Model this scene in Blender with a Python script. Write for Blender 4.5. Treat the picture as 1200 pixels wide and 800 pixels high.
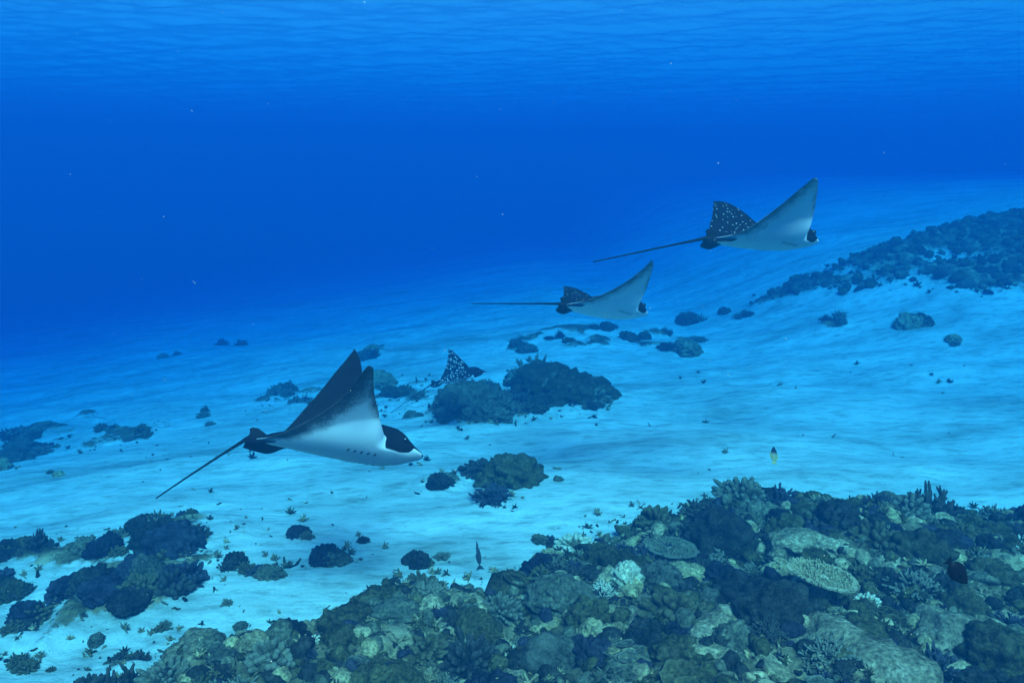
import bpy, bmesh, math, random
import numpy as np
from mathutils import Vector, Matrix, Euler

random.seed(7)
rng = np.random.default_rng(7)
for o in list(bpy.data.objects):
    bpy.data.objects.remove(o)
scene = bpy.context.scene
COL = scene.collection

# ------------------------------------------------------------------ camera
CAM = np.array([0.0, 0.0, 3.2])
PITCH = math.radians(12.0)
FPX = 942.0                       # focal length in pixels of a 1200 px wide picture
cd = bpy.data.cameras.new('camera')
cam = bpy.data.objects.new('camera', cd)
COL.objects.link(cam)
cam.location = CAM
cam.rotation_euler = (math.pi / 2 - PITCH, 0, 0)
cd.sensor_width = 36.0
cd.lens = 36.0 * FPX / 1200.0
cd.clip_start = 0.05
cd.clip_end = 1000.0
scene.camera = cam

# ------------------------------------------------------------------ world and sun
SUN_EL, SUN_AZ = math.radians(50), math.radians(165)   # azimuth clockwise from +Y (away from the camera)
world = bpy.data.worlds.new('World')
scene.world = world
world.use_nodes = True
wn = world.node_tree.nodes
sky = wn.new('ShaderNodeTexSky')
sky.sky_type = 'NISHITA'
sky.sun_disc = False
sky.sun_elevation = SUN_EL
sky.sun_rotation = SUN_AZ
wn['Background'].inputs['Strength'].default_value = 0.06
world.node_tree.links.new(sky.outputs[0], wn['Background'].inputs['Color'])
sl = bpy.data.lights.new('sun', 'SUN')
sl.energy = 4.0
sl.angle = math.radians(24)   # the waves spread the sunlight
sl.color = (1.0, 0.82, 0.62)
sun = bpy.data.objects.new('sun', sl)
COL.objects.link(sun)
sd = Vector((math.sin(SUN_AZ) * math.cos(SUN_EL), math.cos(SUN_AZ) * math.cos(SUN_EL), math.sin(SUN_EL)))
sun.rotation_euler = sd.to_track_quat('Z', 'Y').to_euler()
sun.location = (0, 0, 30)

vs = scene.view_settings
vs.view_transform = 'Standard'
vs.look = 'None'
vs.gamma = 1.0
vs.use_curve_mapping = False
vs.exposure = 1.87
cy = scene.cycles
cy.use_denoising = True
cy.volume_bounces = 2
cy.max_bounces = 10
cy.diffuse_bounces = 4
cy.transparent_max_bounces = 12
cy.sample_clamp_indirect = 4.0

# ------------------------------------------------------------------ water (one closed box of even density, top just above the waves)
SURF = 6.4
WATER_DENS = 0.215
WATER_SCAT = (0.002, 0.0405, 0.0953)
WATER_ABS = (0.0, 0.414, 0.764)

# ------------------------------------------------------------------ picture geometry
FW = np.array([0, math.cos(PITCH), -math.sin(PITCH)])
UP = np.array([0, math.sin(PITCH), math.cos(PITCH)])
RT = np.array([1.0, 0, 0])


def ray_dir(u, v):
    return FW + RT * (u - 600) / FPX + UP * (400 - v) / FPX


def pix(u, v, depth):
    return CAM + depth * ray_dir(u, v)


# ------------------------------------------------------------------ noise (numpy)
def _hash(ix, iy, iz, seed):
    h = (ix * 374761393 + iy * 668265263 + iz * 2147483647 + seed * 974634721) & 0xFFFFFFFF
    h = ((h ^ (h >> 13)) * 1274126177) & 0xFFFFFFFF
    h = ((h ^ (h >> 16)) * 2246822519) & 0xFFFFFFFF
    return ((h ^ (h >> 15)) & 0xFFFFFF) / float(0xFFFFFF)


def vnoise(P, seed=0):
    P = np.asarray(P, float)
    I = np.floor(P).astype(np.int64)
    f = P - I
    f = f * f * f * (f * (f * 6 - 15) + 10)
    out = 0
    for dx in (0, 1):
        wx = f[..., 0] if dx else 1 - f[..., 0]
        for dy in (0, 1):
            wy = f[..., 1] if dy else 1 - f[..., 1]
            for dz in (0, 1):
                wz = f[..., 2] if dz else 1 - f[..., 2]
                out = out + wx * wy * wz * _hash(I[..., 0] + dx, I[..., 1] + dy, I[..., 2] + dz, seed)
    return out * 2 - 1


def fbm(P, oct=4, seed=0, gain=0.5):
    P = np.asarray(P, float)
    a, t, n = 1.0, 0, 0
    for k in range(oct):
        t = t + a * vnoise(P * 2.03 ** k + 17.3 * k, seed + k)
        n += a
        a *= gain
    return t / n


def worley(P, seed=0, dims=3):
    P = np.asarray(P, float)
    I = np.floor(P).astype(np.int64)
    best = np.full(P.shape[:-1], 9.0)
    zr = (-1, 0, 1) if dims == 3 else (0,)
    for dx in (-1, 0, 1):
        for dy in (-1, 0, 1):
            for dz in zr:
                cx, cyy, cz = I[..., 0] + dx, I[..., 1] + dy, I[..., 2] + dz
                px = cx + _hash(cx, cyy, cz, seed + 11)
                py = cyy + _hash(cx, cyy, cz, seed + 23)
                pz = cz + (_hash(cx, cyy, cz, seed + 37) if dims == 3 else 0)
                d = (px - P[..., 0]) ** 2 + (py - P[..., 1]) ** 2 + ((pz - P[..., 2]) ** 2 if dims == 3 else 0)
                best = np.minimum(best, d)
    return np.sqrt(best)


def sm(t):
    t = np.clip(t, 0, 1)
    return t * t * (3 - 2 * t)


def xyz(x, y, z=0.0):
    return np.stack([x, y, np.zeros_like(x) + z], -1)


# ------------------------------------------------------------------ sea floor shape
def flat_ground(u, v, z=0.0):
    d = ray_dir(u, v)
    t = (z - CAM[2]) / d[2]
    return CAM + t * d


REEF_EDGE = [(-700, 1000), (-300, 960), (-100, 920), (60, 875), (150, 845), (240, 815), (330, 788), (430, 752), (500, 730), (580, 700),
             (650, 668), (720, 660), (780, 640), (840, 610), (890, 600), (950, 628), (1060, 628), (1200, 640), (1400, 645), (1800, 650)]
_e = np.array([flat_ground(u, v) for u, v in REEF_EDGE])
EDGE_T = np.arctan2(_e[:, 0], _e[:, 1])
EDGE_R = np.hypot(_e[:, 0], _e[:, 1])


def reef_mask(x, y):
    th = np.arctan2(x, y)
    r = np.hypot(x, y)
    rb = np.interp(th, EDGE_T, EDGE_R)
    rb = rb + 0.55 * fbm(xyz(x * 1.1, y * 1.1), 3, 5)
    m = sm((rb - r) / 0.7 + 0.5)
    return m * sm((2.2 - np.abs(th)) / 0.4)


def band_mask(x, y):
    near = np.interp(x, [3.0, 4.6, 9.4, 13, 20, 40], [18.6, 18.4, 15.2, 14.4, 13.5, 12])
    far = np.interp(x, [3.0, 4.6, 8.5, 14, 25, 40], [18.6, 19.2, 20.8, 22.6, 27, 30])
    n = 1.3 * fbm(xyz(x * 0.45, y * 0.45), 3, 9)
    gaps = np.clip(0.95 + 1.3 * fbm(xyz(x * 0.5, y * 0.35), 3, 19), 0, 1)
    return sm((y - near + n) / 1.6) * sm((far - y + n) / 1.8) * sm((x - 3.4) / 1.5) * gaps


PATCH = [  # coral patches on the sand: centre pixel, half width and half height in pixels
    (190, 660, 95, 55), (60, 655, 75, 25), (25, 735, 70, 45), (110, 700, 60, 22), (290, 672, 55, 22), (390, 655, 45, 16),
    (590, 580, 40, 25), (515, 570, 30, 10), (570, 480, 80, 26), (660, 465, 70, 24), (470, 470, 50, 20), (340, 468, 45, 18),
    (30, 520, 60, 25), (150, 510, 45, 10), (700, 395, 150, 14), (430, 412, 25, 8), (980, 385, 25, 8), (1067, 378, 28, 9),
    (150, 760, 60, 12)]


def base_z(x, y):
    r = np.hypot(x, y)
    z = -0.135 * np.maximum(0, 1.0 - x) * sm((r - 6) / 10) * 1.0
    z = z - 0.042 * np.maximum(0, y - 9) * (1 - sm((x - 2) / 8))
    zr = 0.26 * np.maximum(0, x - 4) * sm((y - 11.5) / 6.5)
    z = z + 3.0 * np.tanh(zr / 3.0)
    z = np.maximum(z, -14.0)
    return z + 0.28 * fbm(xyz(x * 0.16, y * 0.16), 3, 21) * sm((r - 4) / 6)


PATCH_W = []


def patch_mask(x, y, raw=False):
    m = np.zeros_like(x)
    for (cx, cy_, ax, ay, wob) in PATCH_W:
        dx, dy = (x - cx) / ax, (y - cy_) / ay
        q = np.sqrt(dx * dx + dy * dy)
        m = np.maximum(m, sm((1.15 - q) / 0.5))
    if raw:
        return m
    return m * np.clip(0.25 + 1.3 * fbm(xyz(x * 2.2, y * 2.2), 4, 31), 0, 1)


def ground(x, y, full=False):
    x = np.asarray(x, float)
    y = np.asarray(y, float)
    r = np.hypot(x, y)
    z = base_z(x, y)
    m = reef_mask(x, y)
    b = band_mask(x, y)
    p = patch_mask(x, y)
    big = fbm(xyz(x * 0.7, y * 0.7), 3, 41)
    w1 = worley(xyz(x * 2.2 + 0.15 * big, y * 2.2), 3, 2)
    w2 = worley(xyz(x * 6.0, y * 6.0), 4, 2)
    w3 = worley(xyz(x * 14.0, y * 14.0), 6, 2)
    lump = 0.20 * np.sqrt(np.clip(1 - w1 ** 2, 0, 1)) + 0.075 * np.sqrt(np.clip(1 - w2 ** 2, 0, 1)) \
        + 0.03 * np.sqrt(np.clip(1 - w3 ** 2, 0, 1)) + 0.03 * fbm(xyz(x * 9, y * 9), 3, 43)
    rise = 0.20 + 0.34 * big
    z = z + m * (rise * 0.8 + lump * 0.9 - 0.1)
    z = z + b * (0.05 + 0.25 * big + lump * 0.9)
    z = z + p * (0.02 + lump * 0.35)
    # wind-row undulations of the sand
    near = 1 - sm((r - 26) / 10)
    warp = 1.2 * fbm(xyz(x * 0.35, y * 0.35), 3, 51)
    sand = 0.030 * np.sin(2.6 * y + 0.9 * x + 3.2 * warp) + 0.016 * np.sin(6.1 * y - 1.7 * x + 5.0 * warp) \
        + 0.05 * fbm(xyz(x * 0.8, y * 1.5), 4, 53)
    z = z + sand * near * (1 - np.maximum(m, p))
    if full:
        return z, m, np.maximum(b, p)
    return z


def at(u, v):
    """Point where the sight line of a photo pixel meets the sea floor."""
    d = ray_dir(u, v)
    ts = np.geomspace(3, 70, 260)
    P = CAM + ts[:, None] * d
    g = base_z(P[:, 0], P[:, 1])
    k = np.argmax(P[:, 2] < g)
    if P[k, 2] >= g[k]:
        k = len(ts) - 1
    return P[k]


for (u, v, hw, hh) in PATCH:
    c = at(u, v)
    dist = np.hypot(c[0], c[1])
    a, b_ = at(u, v - hh), at(u, v + hh)
    PATCH_W.append((c[0], c[1], hw / FPX * dist * 1.05, max(0.3, 0.5 * np.hypot(*(a - b_)[:2])), 0))

# ------------------------------------------------------------------ materials
def new_mat(name):
    m = bpy.data.materials.new(name)
    m.use_nodes = True
    nt = m.node_tree
    return m, nt, nt.nodes, nt.links, nt.nodes['Principled BSDF']


def ramp(nodes, stops, interp='LINEAR'):
    r = nodes.new('ShaderNodeValToRGB')
    r.color_ramp.interpolation = interp
    el = r.color_ramp.elements
    el[0].position, el[0].color = stops[0][0], (*stops[0][1], 1)
    el[1].position, el[1].color = stops[-1][0], (*stops[-1][1], 1)
    for p, c in stops[1:-1]:
        e = el.new(p)
        e.color = (*c, 1)
    return r


def noise_node(nodes, links, scale, detail=5, rough=0.6, vec=None):
    n = nodes.new('ShaderNodeTexNoise')
    n.inputs['Scale'].default_value = scale
    n.inputs['Detail'].default_value = detail
    n.inputs['Roughness'].default_value = rough
    if vec is not None:
        links.new(vec, n.inputs['Vector'])
    return n


def mix_col(nodes, links, fac, a, b, mode='MIX'):
    m = nodes.new('ShaderNodeMix')
    m.data_type = 'RGBA'
    m.blend_type = mode
    for sock, val in ((m.inputs['Factor'], fac), (m.inputs['A'], a), (m.inputs['B'], b)):
        if hasattr(val, 'links') or hasattr(val, 'is_output'):
            links.new(val, sock)
        elif isinstance(val, tuple):
            sock.default_value = (*val, 1)
        else:
            sock.default_value = val
    return m.outputs['Result']


def bump(nodes, links, height, strength, dist, normal=None):
    b = nodes.new('ShaderNodeBump')
    b.inputs['Strength'].default_value = strength
    b.inputs['Distance'].default_value = dist
    links.new(height, b.inputs['Height'])
    if normal is not None:
        links.new(normal, b.inputs['Normal'])
    return b.outputs['Normal']


def seabed_material():
    m, nt, N, L, bs = new_mat('sand_and_reef_rock')
    geo = N.new('ShaderNodeNewGeometry')
    pos = geo.outputs['Position']
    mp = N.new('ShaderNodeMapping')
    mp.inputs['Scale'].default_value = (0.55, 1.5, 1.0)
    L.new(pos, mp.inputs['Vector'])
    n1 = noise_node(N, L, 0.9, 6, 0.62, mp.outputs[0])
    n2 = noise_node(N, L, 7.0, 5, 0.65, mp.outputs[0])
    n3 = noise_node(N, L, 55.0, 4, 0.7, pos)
    r1 = ramp(N, [(0.28, (0.34, 0.37, 0.32)), (0.44, (0.55, 0.61, 0.55)), (0.58, (0.69, 0.76, 0.68)), (0.72, (0.78, 0.85, 0.78))])  # sand mottling; its pale streaks also paint wave-focused sunlight into the colour
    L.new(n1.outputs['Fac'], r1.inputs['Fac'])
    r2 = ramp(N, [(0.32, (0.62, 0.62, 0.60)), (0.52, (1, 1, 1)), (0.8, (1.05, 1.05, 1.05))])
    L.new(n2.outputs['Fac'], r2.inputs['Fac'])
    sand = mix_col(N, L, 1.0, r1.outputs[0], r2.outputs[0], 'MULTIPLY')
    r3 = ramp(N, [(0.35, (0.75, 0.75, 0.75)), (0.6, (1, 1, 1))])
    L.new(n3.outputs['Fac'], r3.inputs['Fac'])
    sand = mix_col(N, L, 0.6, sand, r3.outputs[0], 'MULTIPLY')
    # reef rock: brown-grey turf algae, crustose pink, pale bare limestone
    k1 = noise_node(N, L, 3.2, 6, 0.65, pos)
    k2 = noise_node(N, L, 16.0, 6, 0.7, pos)
    rr = ramp(N, [(0.28,(0.048, 0.040, 0.024)), (0.42,(0.121, 0.097, 0.052)), (0.52,(0.230, 0.175, 0.095)), (0.62,(0.405, 0.307, 0.173)), (0.76,(0.675, 0.522, 0.311))])
    L.new(k1.outputs['Fac'], rr.inputs['Fac'])
    rk = ramp(N, [(0.30, (0.35, 0.36, 0.36)), (0.5, (0.9, 0.9, 0.88)), (0.68, (1.25, 1.2, 1.1))])
    L.new(k2.outputs['Fac'], rk.inputs['Fac'])
    rock = mix_col(N, L, 1.0, rr.outputs[0], rk.outputs[0], 'MULTIPLY')
    at_ = N.new('ShaderNodeAttribute')
    at_.attribute_name = 'reef'
    ma = N.new('ShaderNodeMath')
    ma.operation = 'MULTIPLY_ADD'
    L.new(k2.outputs['Fac'], ma.inputs[0])
    ma.inputs[1].default_value = 0.9
    sub = N.new('ShaderNodeMath')
    sub.operation = 'SUBTRACT'
    L.new(at_.outputs['Fac'], sub.inputs[0])
    sub.inputs[1].default_value = 0.45
    L.new(sub.outputs[0], ma.inputs[2])
    rm = ramp(N, [(0.40, (0, 0, 0)), (0.58, (1, 1, 1))])
    L.new(ma.outputs[0], rm.inputs['Fac'])
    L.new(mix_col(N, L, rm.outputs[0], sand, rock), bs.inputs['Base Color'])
    bs.inputs['Roughness'].default_value = 0.95
    bs.inputs['Specular IOR Level'].default_value = 0.02
    h = bump(N, L, n2.outputs['Fac'], 0.5, 0.05)
    h = bump(N, L, k2.outputs['Fac'], 0.5, 0.03, h)
    h = bump(N, L, n3.outputs['Fac'], 0.35, 0.01, h)
    L.new(h, bs.inputs['Normal'])
    return m


def coral_material(name, dark, mid, pale, scale=9.0, tip=None, rough=0.9, jitter=0.35, bscale=42.0):
    m, nt, N, L, bs = new_mat(name)
    tc = N.new('ShaderNodeTexCoord')
    oi = N.new('ShaderNodeObjectInfo')
    add = N.new('ShaderNodeVectorMath')
    add.operation = 'MULTIPLY_ADD'
    L.new(oi.outputs['Random'], add.inputs[0])
    add.inputs[1].default_value = (31, 17, 23)
    geo = N.new('ShaderNodeNewGeometry')
    L.new(geo.outputs['Position'], add.inputs[2])
    n1 = noise_node(N, L, scale, 6, 0.65, add.outputs[0])
    n2 = noise_node(N, L, bscale, 4, 0.65, geo.outputs['Position'])
    r = ramp(N, [(0.30, dark), (0.52, mid), (0.72, pale)])
    L.new(n1.outputs['Fac'], r.inputs['Fac'])
    col = r.outputs[0]
    rj = ramp(N, [(0.0, (1 - jitter, 1 - jitter, 1 - 0.8 * jitter)), (1.0, (1 + jitter, 1 + jitter * 0.9, 1 + jitter * 0.7))])
    L.new(oi.outputs['Random'], rj.inputs['Fac'])
    col = mix_col(N, L, 1.0, col, rj.outputs[0], 'MULTIPLY')
    rs = ramp(N, [(0.34, (0.35, 0.36, 0.37)), (0.5, (0.85, 0.85, 0.85)), (0.66, (1.5, 1.47, 1.4))])
    L.new(n2.outputs['Fac'], rs.inputs['Fac'])
    col = mix_col(N, L, 1.0, col, rs.outputs[0], 'MULTIPLY')
    if tip:
        a = N.new('ShaderNodeAttribute')
        a.attribute_name = 'tip'
        col = mix_col(N, L, a.outputs['Fac'], col, tip)
    L.new(col, bs.inputs['Base Color'])
    bs.inputs['Roughness'].default_value = rough
    bs.inputs['Specular IOR Level'].default_value = 0.02
    h = bump(N, L, n1.outputs['Fac'], 0.7, 0.03)
    h = bump(N, L, n2.outputs['Fac'], 0.9, 0.018, h)
    L.new(h, bs.inputs['Normal'])
    return m


MAT = {
    'seabed': seabed_material(),
    'olive': coral_material('olive_brown_coral', (0.030, 0.029, 0.012), (0.074, 0.064, 0.028), (0.147, 0.121, 0.057), 8, (0.162, 0.128, 0.066)),
    'brown': coral_material('dark_brown_coral', (0.013, 0.012, 0.011), (0.033, 0.031, 0.025), (0.073, 0.064, 0.051), 7, (0.085, 0.073, 0.060)),
    'violet': coral_material('dusky_violet_coral', (0.012, 0.011, 0.018), (0.031, 0.027, 0.040), (0.067, 0.060, 0.076), 6, (0.078, 0.073, 0.091)),
    'tan': coral_material('tan_coral', (0.157, 0.115, 0.056), (0.310, 0.237, 0.120), (0.501, 0.392, 0.209), 8, (0.573, 0.453, 0.269)),
    'cream': coral_material('pale_cream_coral', (0.300, 0.266, 0.168), (0.500, 0.456, 0.312), (0.680, 0.627, 0.448), 10, (0.780, 0.722, 0.544), jitter=0.2),
    'grey': coral_material('grey_green_coral', (0.055, 0.054, 0.036), (0.118, 0.109, 0.071), (0.213, 0.192, 0.123), 9, (0.243, 0.217, 0.153)),
    'rock': coral_material('dead_coral_rock', (0.120, 0.095, 0.056), (0.334, 0.261, 0.149), (0.621, 0.491, 0.299), 6, None, bscale=35),
}


# ------------------------------------------------------------------ mesh helpers
def mesh_obj(name, V, Fc, mat, parent=None, smooth=True, attr=None, mats=None, midx=None):
    me = bpy.data.meshes.new(name)
    V = np.asarray(V, np.float32)
    if isinstance(Fc, np.ndarray):
        n, k = Fc.shape
        me.vertices.add(len(V))
        me.vertices.foreach_set('co', V.ravel())
        me.loops.add(n * k)
        me.loops.foreach_set('vertex_index', Fc.astype(np.int32).ravel())
        me.polygons.add(n)
        me.polygons.foreach_set('loop_start', np.arange(0, n * k, k, dtype=np.int32))
        me.polygons.foreach_set('loop_total', np.full(n, k, np.int32))
        me.update(calc_edges=True)
    else:
        me.from_pydata(V.tolist(), [], Fc)
    me.validate()
    me.polygons.foreach_set('use_smooth', np.full(len(me.polygons), smooth))
    for nm, val in (attr or {}).items():
        val = np.asarray(val, np.float32)
        if val.ndim == 1:
            a = me.attributes.new(nm, 'FLOAT', 'POINT')
            a.data.foreach_set('value', val)
        else:
            a = me.attributes.new(nm, 'FLOAT_VECTOR', 'POINT')
            a.data.foreach_set('vector', val.ravel())
    me.materials.append(mat)
    o = bpy.data.objects.new(name, me)
    COL.objects.link(o)
    if parent is not None:
        o.parent = parent
    return o


def tag(o, label=None, cat=None, group=None, kind=None):
    if label: o['label'] = label
    if cat: o['category'] = cat
    if group: o['group'] = group
    if kind: o['kind'] = kind
    return o


def empty(name, loc):
    o = bpy.data.objects.new(name, None)
    o.location = loc
    o.empty_display_size = 0.05
    COL.objects.link(o)
    return o


def grid_faces(nr, nc, wrap=False):
    i = np.arange(nr - 1)[:, None]
    j = np.arange(nc if wrap else nc - 1)[None, :]
    j2 = (j + 1) % nc
    a, b = i * nc + j, i * nc + j2
    c, d = (i + 1) * nc + j2, (i + 1) * nc + j
    return np.stack([a, b, c, d], -1).reshape(-1, 4)


# ------------------------------------------------------------------ sea floor
def polar(rs, front, nfront, nback):
    t = np.concatenate([np.linspace(-front, front, nfront), np.linspace(front, 2 * math.pi - front, nback + 2)[1:-1]])
    R_, T_ = np.meshgrid(rs, t, indexing='ij')
    return R_ * np.sin(T_), R_ * np.cos(T_)


rs = np.concatenate([[0.02, 0.6, 1.2, 1.8, 2.4], np.geomspace(2.9, 26, 460), np.geomspace(26.6, 150, 50)])
gx, gy = polar(rs, math.radians(46), 600, 70)
gz, gm, gb = ground(gx, gy, True)
V = np.stack([gx, gy, gz], -1).reshape(-1, 3)
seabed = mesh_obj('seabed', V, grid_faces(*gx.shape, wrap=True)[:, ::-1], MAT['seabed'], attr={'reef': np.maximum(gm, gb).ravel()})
tag(seabed, kind='structure')

# ------------------------------------------------------------------ water surface seen from below
def wave_z(x, y):
    z = np.zeros_like(x)
    wr = np.random.default_rng(3)
    for k in range(26):
        lam = 0.45 * 1.13 ** k if k < 16 else wr.uniform(0.5, 3.0)
        th = wr.normal(0.35, 0.55)
        ph = wr.uniform(0, 6.28)
        a = 0.0046 * lam ** 0.9
        kx, ky = 2 * math.pi / lam * math.sin(th), 2 * math.pi / lam * math.cos(th)
        q = kx * x + ky * y + ph + 0.8 * fbm(xyz(x * 0.2, y * 0.2), 2, 60 + k % 4)
        z += a * (np.sin(q) + 0.25 * np.cos(2 * q))
    return z


def water_material():
    m, nt, N, L, bs = new_mat('water_surface_film')
    N.remove(bs)
    fr = N.new('ShaderNodeFresnel')
    fr.inputs['IOR'].default_value = 1.333
    tr = N.new('ShaderNodeBsdfTransparent')
    gl = N.new('ShaderNodeBsdfGlossy')
    gl.inputs['Roughness'].default_value = 0.02
    gl.inputs['Color'].default_value = (0.97, 0.98, 1, 1)
    geo = N.new('ShaderNodeNewGeometry')
    n = noise_node(N, L, 5.0, 3, 0.5, geo.outputs['Position'])
    nm = bump(N, L, n.outputs['Fac'], 0.25, 0.06)
    L.new(nm, gl.inputs['Normal'])
    mx = N.new('ShaderNodeMixShader')
    L.new(fr.outputs[0], mx.inputs[0])
    L.new(tr.outputs[0], mx.inputs[1])
    L.new(gl.outputs[0], mx.inputs[2])
    L.new(mx.outputs[0], N['Material Output'].inputs['Surface'])
    return m


rs = np.concatenate([[0.02, 2, 4, 6, 7.5], np.geomspace(8.5, 60, 420), np.geomspace(61, 148, 30)])
wx, wy = polar(rs, math.radians(46), 520, 60)
wz = SURF + wave_z(wx, wy)
V = np.stack([wx, wy, wz], -1).reshape(-1, 3)
tag(mesh_obj('water_surface', V, grid_faces(*wx.shape, wrap=True)[:, ::-1], water_material()), kind='structure')

# ------------------------------------------------------------------ the water itself
bm = bmesh.new()
bmesh.ops.create_cube(bm, size=1)
me = bpy.data.meshes.new('haze')
bm.to_mesh(me)
bm.free()
haze = bpy.data.objects.new('haze', me)
COL.objects.link(haze)
zlo, zhi = float(gz.min()) - 1.0, float(wz.max()) + 0.15
haze.scale = (304, 304, zhi - zlo)
haze.location = (0, 0, (zlo + zhi) / 2)
hm = bpy.data.materials.new('sea_water')
hm.use_nodes = True
hn = hm.node_tree.nodes
hn.remove(hn['Principled BSDF'])
pv = hn.new('ShaderNodeVolumePrincipled')
pv.inputs['Color'].default_value = (*WATER_SCAT, 1)
pv.inputs['Density'].default_value = WATER_DENS
pv.inputs['Absorption Color'].default_value = (*WATER_ABS, 1)
pv.inputs['Anisotropy'].default_value = 0.0
hm.node_tree.links.new(pv.outputs[0], hn['Material Output'].inputs['Volume'])
me.materials.append(hm)
tag(haze, 'clear blue sea water filling the scene', 'water', kind='stuff')

# ------------------------------------------------------------------ coral shapes (unit size: about 1 m across, base at z = 0)
def ico(sub):
    b = bmesh.new()
    bmesh.ops.create_icosphere(b, subdivisions=sub, radius=1.0)
    V = np.array([v.co[:] for v in b.verts])
    Fc = np.array([[v.index for v in f.verts] for f in b.faces])
    b.free()
    return V, Fc


def dome(a):
    return np.sqrt(np.clip(1 - a * a, 0, 1))


def lump_mesh(seed, knob, amp, sub=4, height=0.8, rough=0.1, skew=0.25, second=0.0):
    V, Fc = ico(sub)
    n = V.copy()
    s = 1 + skew * fbm(n * 1.1 + seed, 2, seed)
    w = worley(n * knob + seed * 3.1, seed)
    s = s + amp * (dome(w * 1.15) - 0.5)
    if second:
        s = s + second * (dome(worley(n * knob * 2.7 + seed, seed + 5) * 1.1) - 0.5)
    s = s + rough * fbm(n * 4.5 + seed, 4, seed + 2)
    V = n * s[:, None] * 0.5
    V[:, 2] = np.where(V[:, 2] < 0, V[:, 2] * 0.45, V[:, 2]) * height
    tipv = np.clip((s - np.percentile(s, 70)) / 0.25, 0, 1) * 0.35
    return V, Fc, tipv


def tubes(paths, radii, k=5):
    Vs, Fs, Ts, off = [], [], [], 0
    ang = np.linspace(0, 2 * math.pi, k, endpoint=False)
    for P, R_ in zip(paths, radii):
        P = np.asarray(P, float)
        n = len(P)
        d = np.gradient(P, axis=0)
        d /= np.linalg.norm(d, axis=1, keepdims=True) + 1e-9
        ref = np.array([0.31, 0.87, 0.2])
        a = np.cross(d, ref)
        a /= np.linalg.norm(a, axis=1, keepdims=True) + 1e-9
        b = np.cross(d, a)
        ring = P[:, None, :] + np.asarray(R_)[:, None, None] * (np.cos(ang)[None, :, None] * a[:, None, :] + np.sin(ang)[None, :, None] * b[:, None, :])
        Vs.append(ring.reshape(-1, 3))
        Vs.append(P[-1:] + d[-1:] * R_[-1] * 0.7)
        for i in range(n - 1):
            for j in range(k):
                j2 = (j + 1) % k
                Fs.append((off + i * k + j, off + i * k + j2, off + (i + 1) * k + j2, off + (i + 1) * k + j))
        top = off + n * k
        for j in range(k):
            Fs.append((off + (n - 1) * k + j, off + (n - 1) * k + (j + 1) % k, top))
        t = np.linspace(0, 1, n) ** 2
        Ts.append(np.concatenate([np.repeat(t, k), [1.0]]))
        off += n * k + 1
    return np.concatenate(Vs), Fs, np.concatenate(Ts)


def hemi_dirs(n, seed, zmin=0.05):
    r_ = np.random.default_rng(seed)
    out = []
    for i in range(n):
        z = zmin + (1 - zmin) * (i + 0.5) / n
        a = i * 2.399963 + r_.normal(0, 0.25)
        q = math.sqrt(1 - z * z)
        v = np.array([q * math.cos(a), q * math.sin(a), z]) + r_.normal(0, 0.12, 3)
        out.append(v / np.linalg.norm(v))
    return out


def bush_mesh(seed, n=70, thick=0.035, length=0.5, subs=3, flat=0.75):
    r_ = np.random.default_rng(seed)
    paths, radii = [], []
    for d in hemi_dirs(n, seed):
        l = length * r_.uniform(0.75, 1.1) * (0.9 + 0.25 * float(vnoise(np.array([d * 1.7 + seed]), seed)[0]))
        st = np.array([0, 0, 0.02]) + d * 0.08
        side = r_.normal(0, 0.10, 3)
        P = np.array([st + d * l * t + side * t * t * l for t in (0, 0.4, 0.75, 1.0)])
        P[:, 2] *= flat
        th = thick * r_.uniform(0.8, 1.2)
        paths.append(P)
        radii.append([th * 1.5, th * 1.15, th * 0.95, th * 0.55])
        for s in range(subs):
            t0 = r_.uniform(0.45, 0.9)
            b0 = st + d * l * t0 + side * t0 * t0 * l
            dd = d + r_.normal(0, 0.55, 3)
            dd /= np.linalg.norm(dd)
            ll = l * r_.uniform(0.18, 0.35)
            Q = np.array([b0, b0 + dd * ll * 0.6, b0 + dd * ll + np.array([0, 0, 0.02])])
            Q[:, 2] *= flat
            paths.append(Q)
            radii.append([th * 0.85, th * 0.75, th * 0.45])
    V, Fs, T = tubes(paths, radii, 5)
    # a solid heart so that the colony is not hollow
    W, Fw, _ = lump_mesh(seed + 9, 3.0, 0.2, 3, 0.7)
    W = W * length * 1.25
    V = np.concatenate([W, V])
    k = len(W)
    Fs = [tuple(f) for f in Fw] + [tuple(i + k for i in f) for f in Fs]
    V[:, 2] = np.maximum(V[:, 2], -0.12)
    return V, Fs, np.concatenate([np.zeros(k), T])


def finger_mesh(seed, n=46, thick=0.07, length=0.42):
    """Cauliflower colony: stout lobes with round, slightly flattened ends."""
    r_ = np.random.default_rng(seed)
    paths, radii = [], []
    for d in hemi_dirs(n, seed, 0.0):
        l = length * r_.uniform(0.8, 1.12)
        side = r_.normal(0, 0.12, 3)
        P = np.array([d * 0.1 + d * l * t + side * t * t * l for t in (0, 0.5, 0.8, 0.95, 1.03)])
        P[:, 2] *= 0.8
        th = thick * r_.uniform(0.75, 1.25)
        paths.append(P)
        radii.append([th * 0.8, th, th * 1.2, th * 1.05, th * 0.5])
    V, Fs, T = tubes(paths, radii, 7)
    W, Fw, _ = lump_mesh(seed + 9, 3.0, 0.2, 3, 0.75)
    W = W * length * 1.5
    k = len(W)
    V = np.concatenate([W, V])
    V[:, 2] = np.maximum(V[:, 2], -0.12)
    return V, [tuple(f) for f in Fw] + [tuple(i + k for i in f) for f in Fs], np.concatenate([np.zeros(k), T * 0.8])


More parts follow.
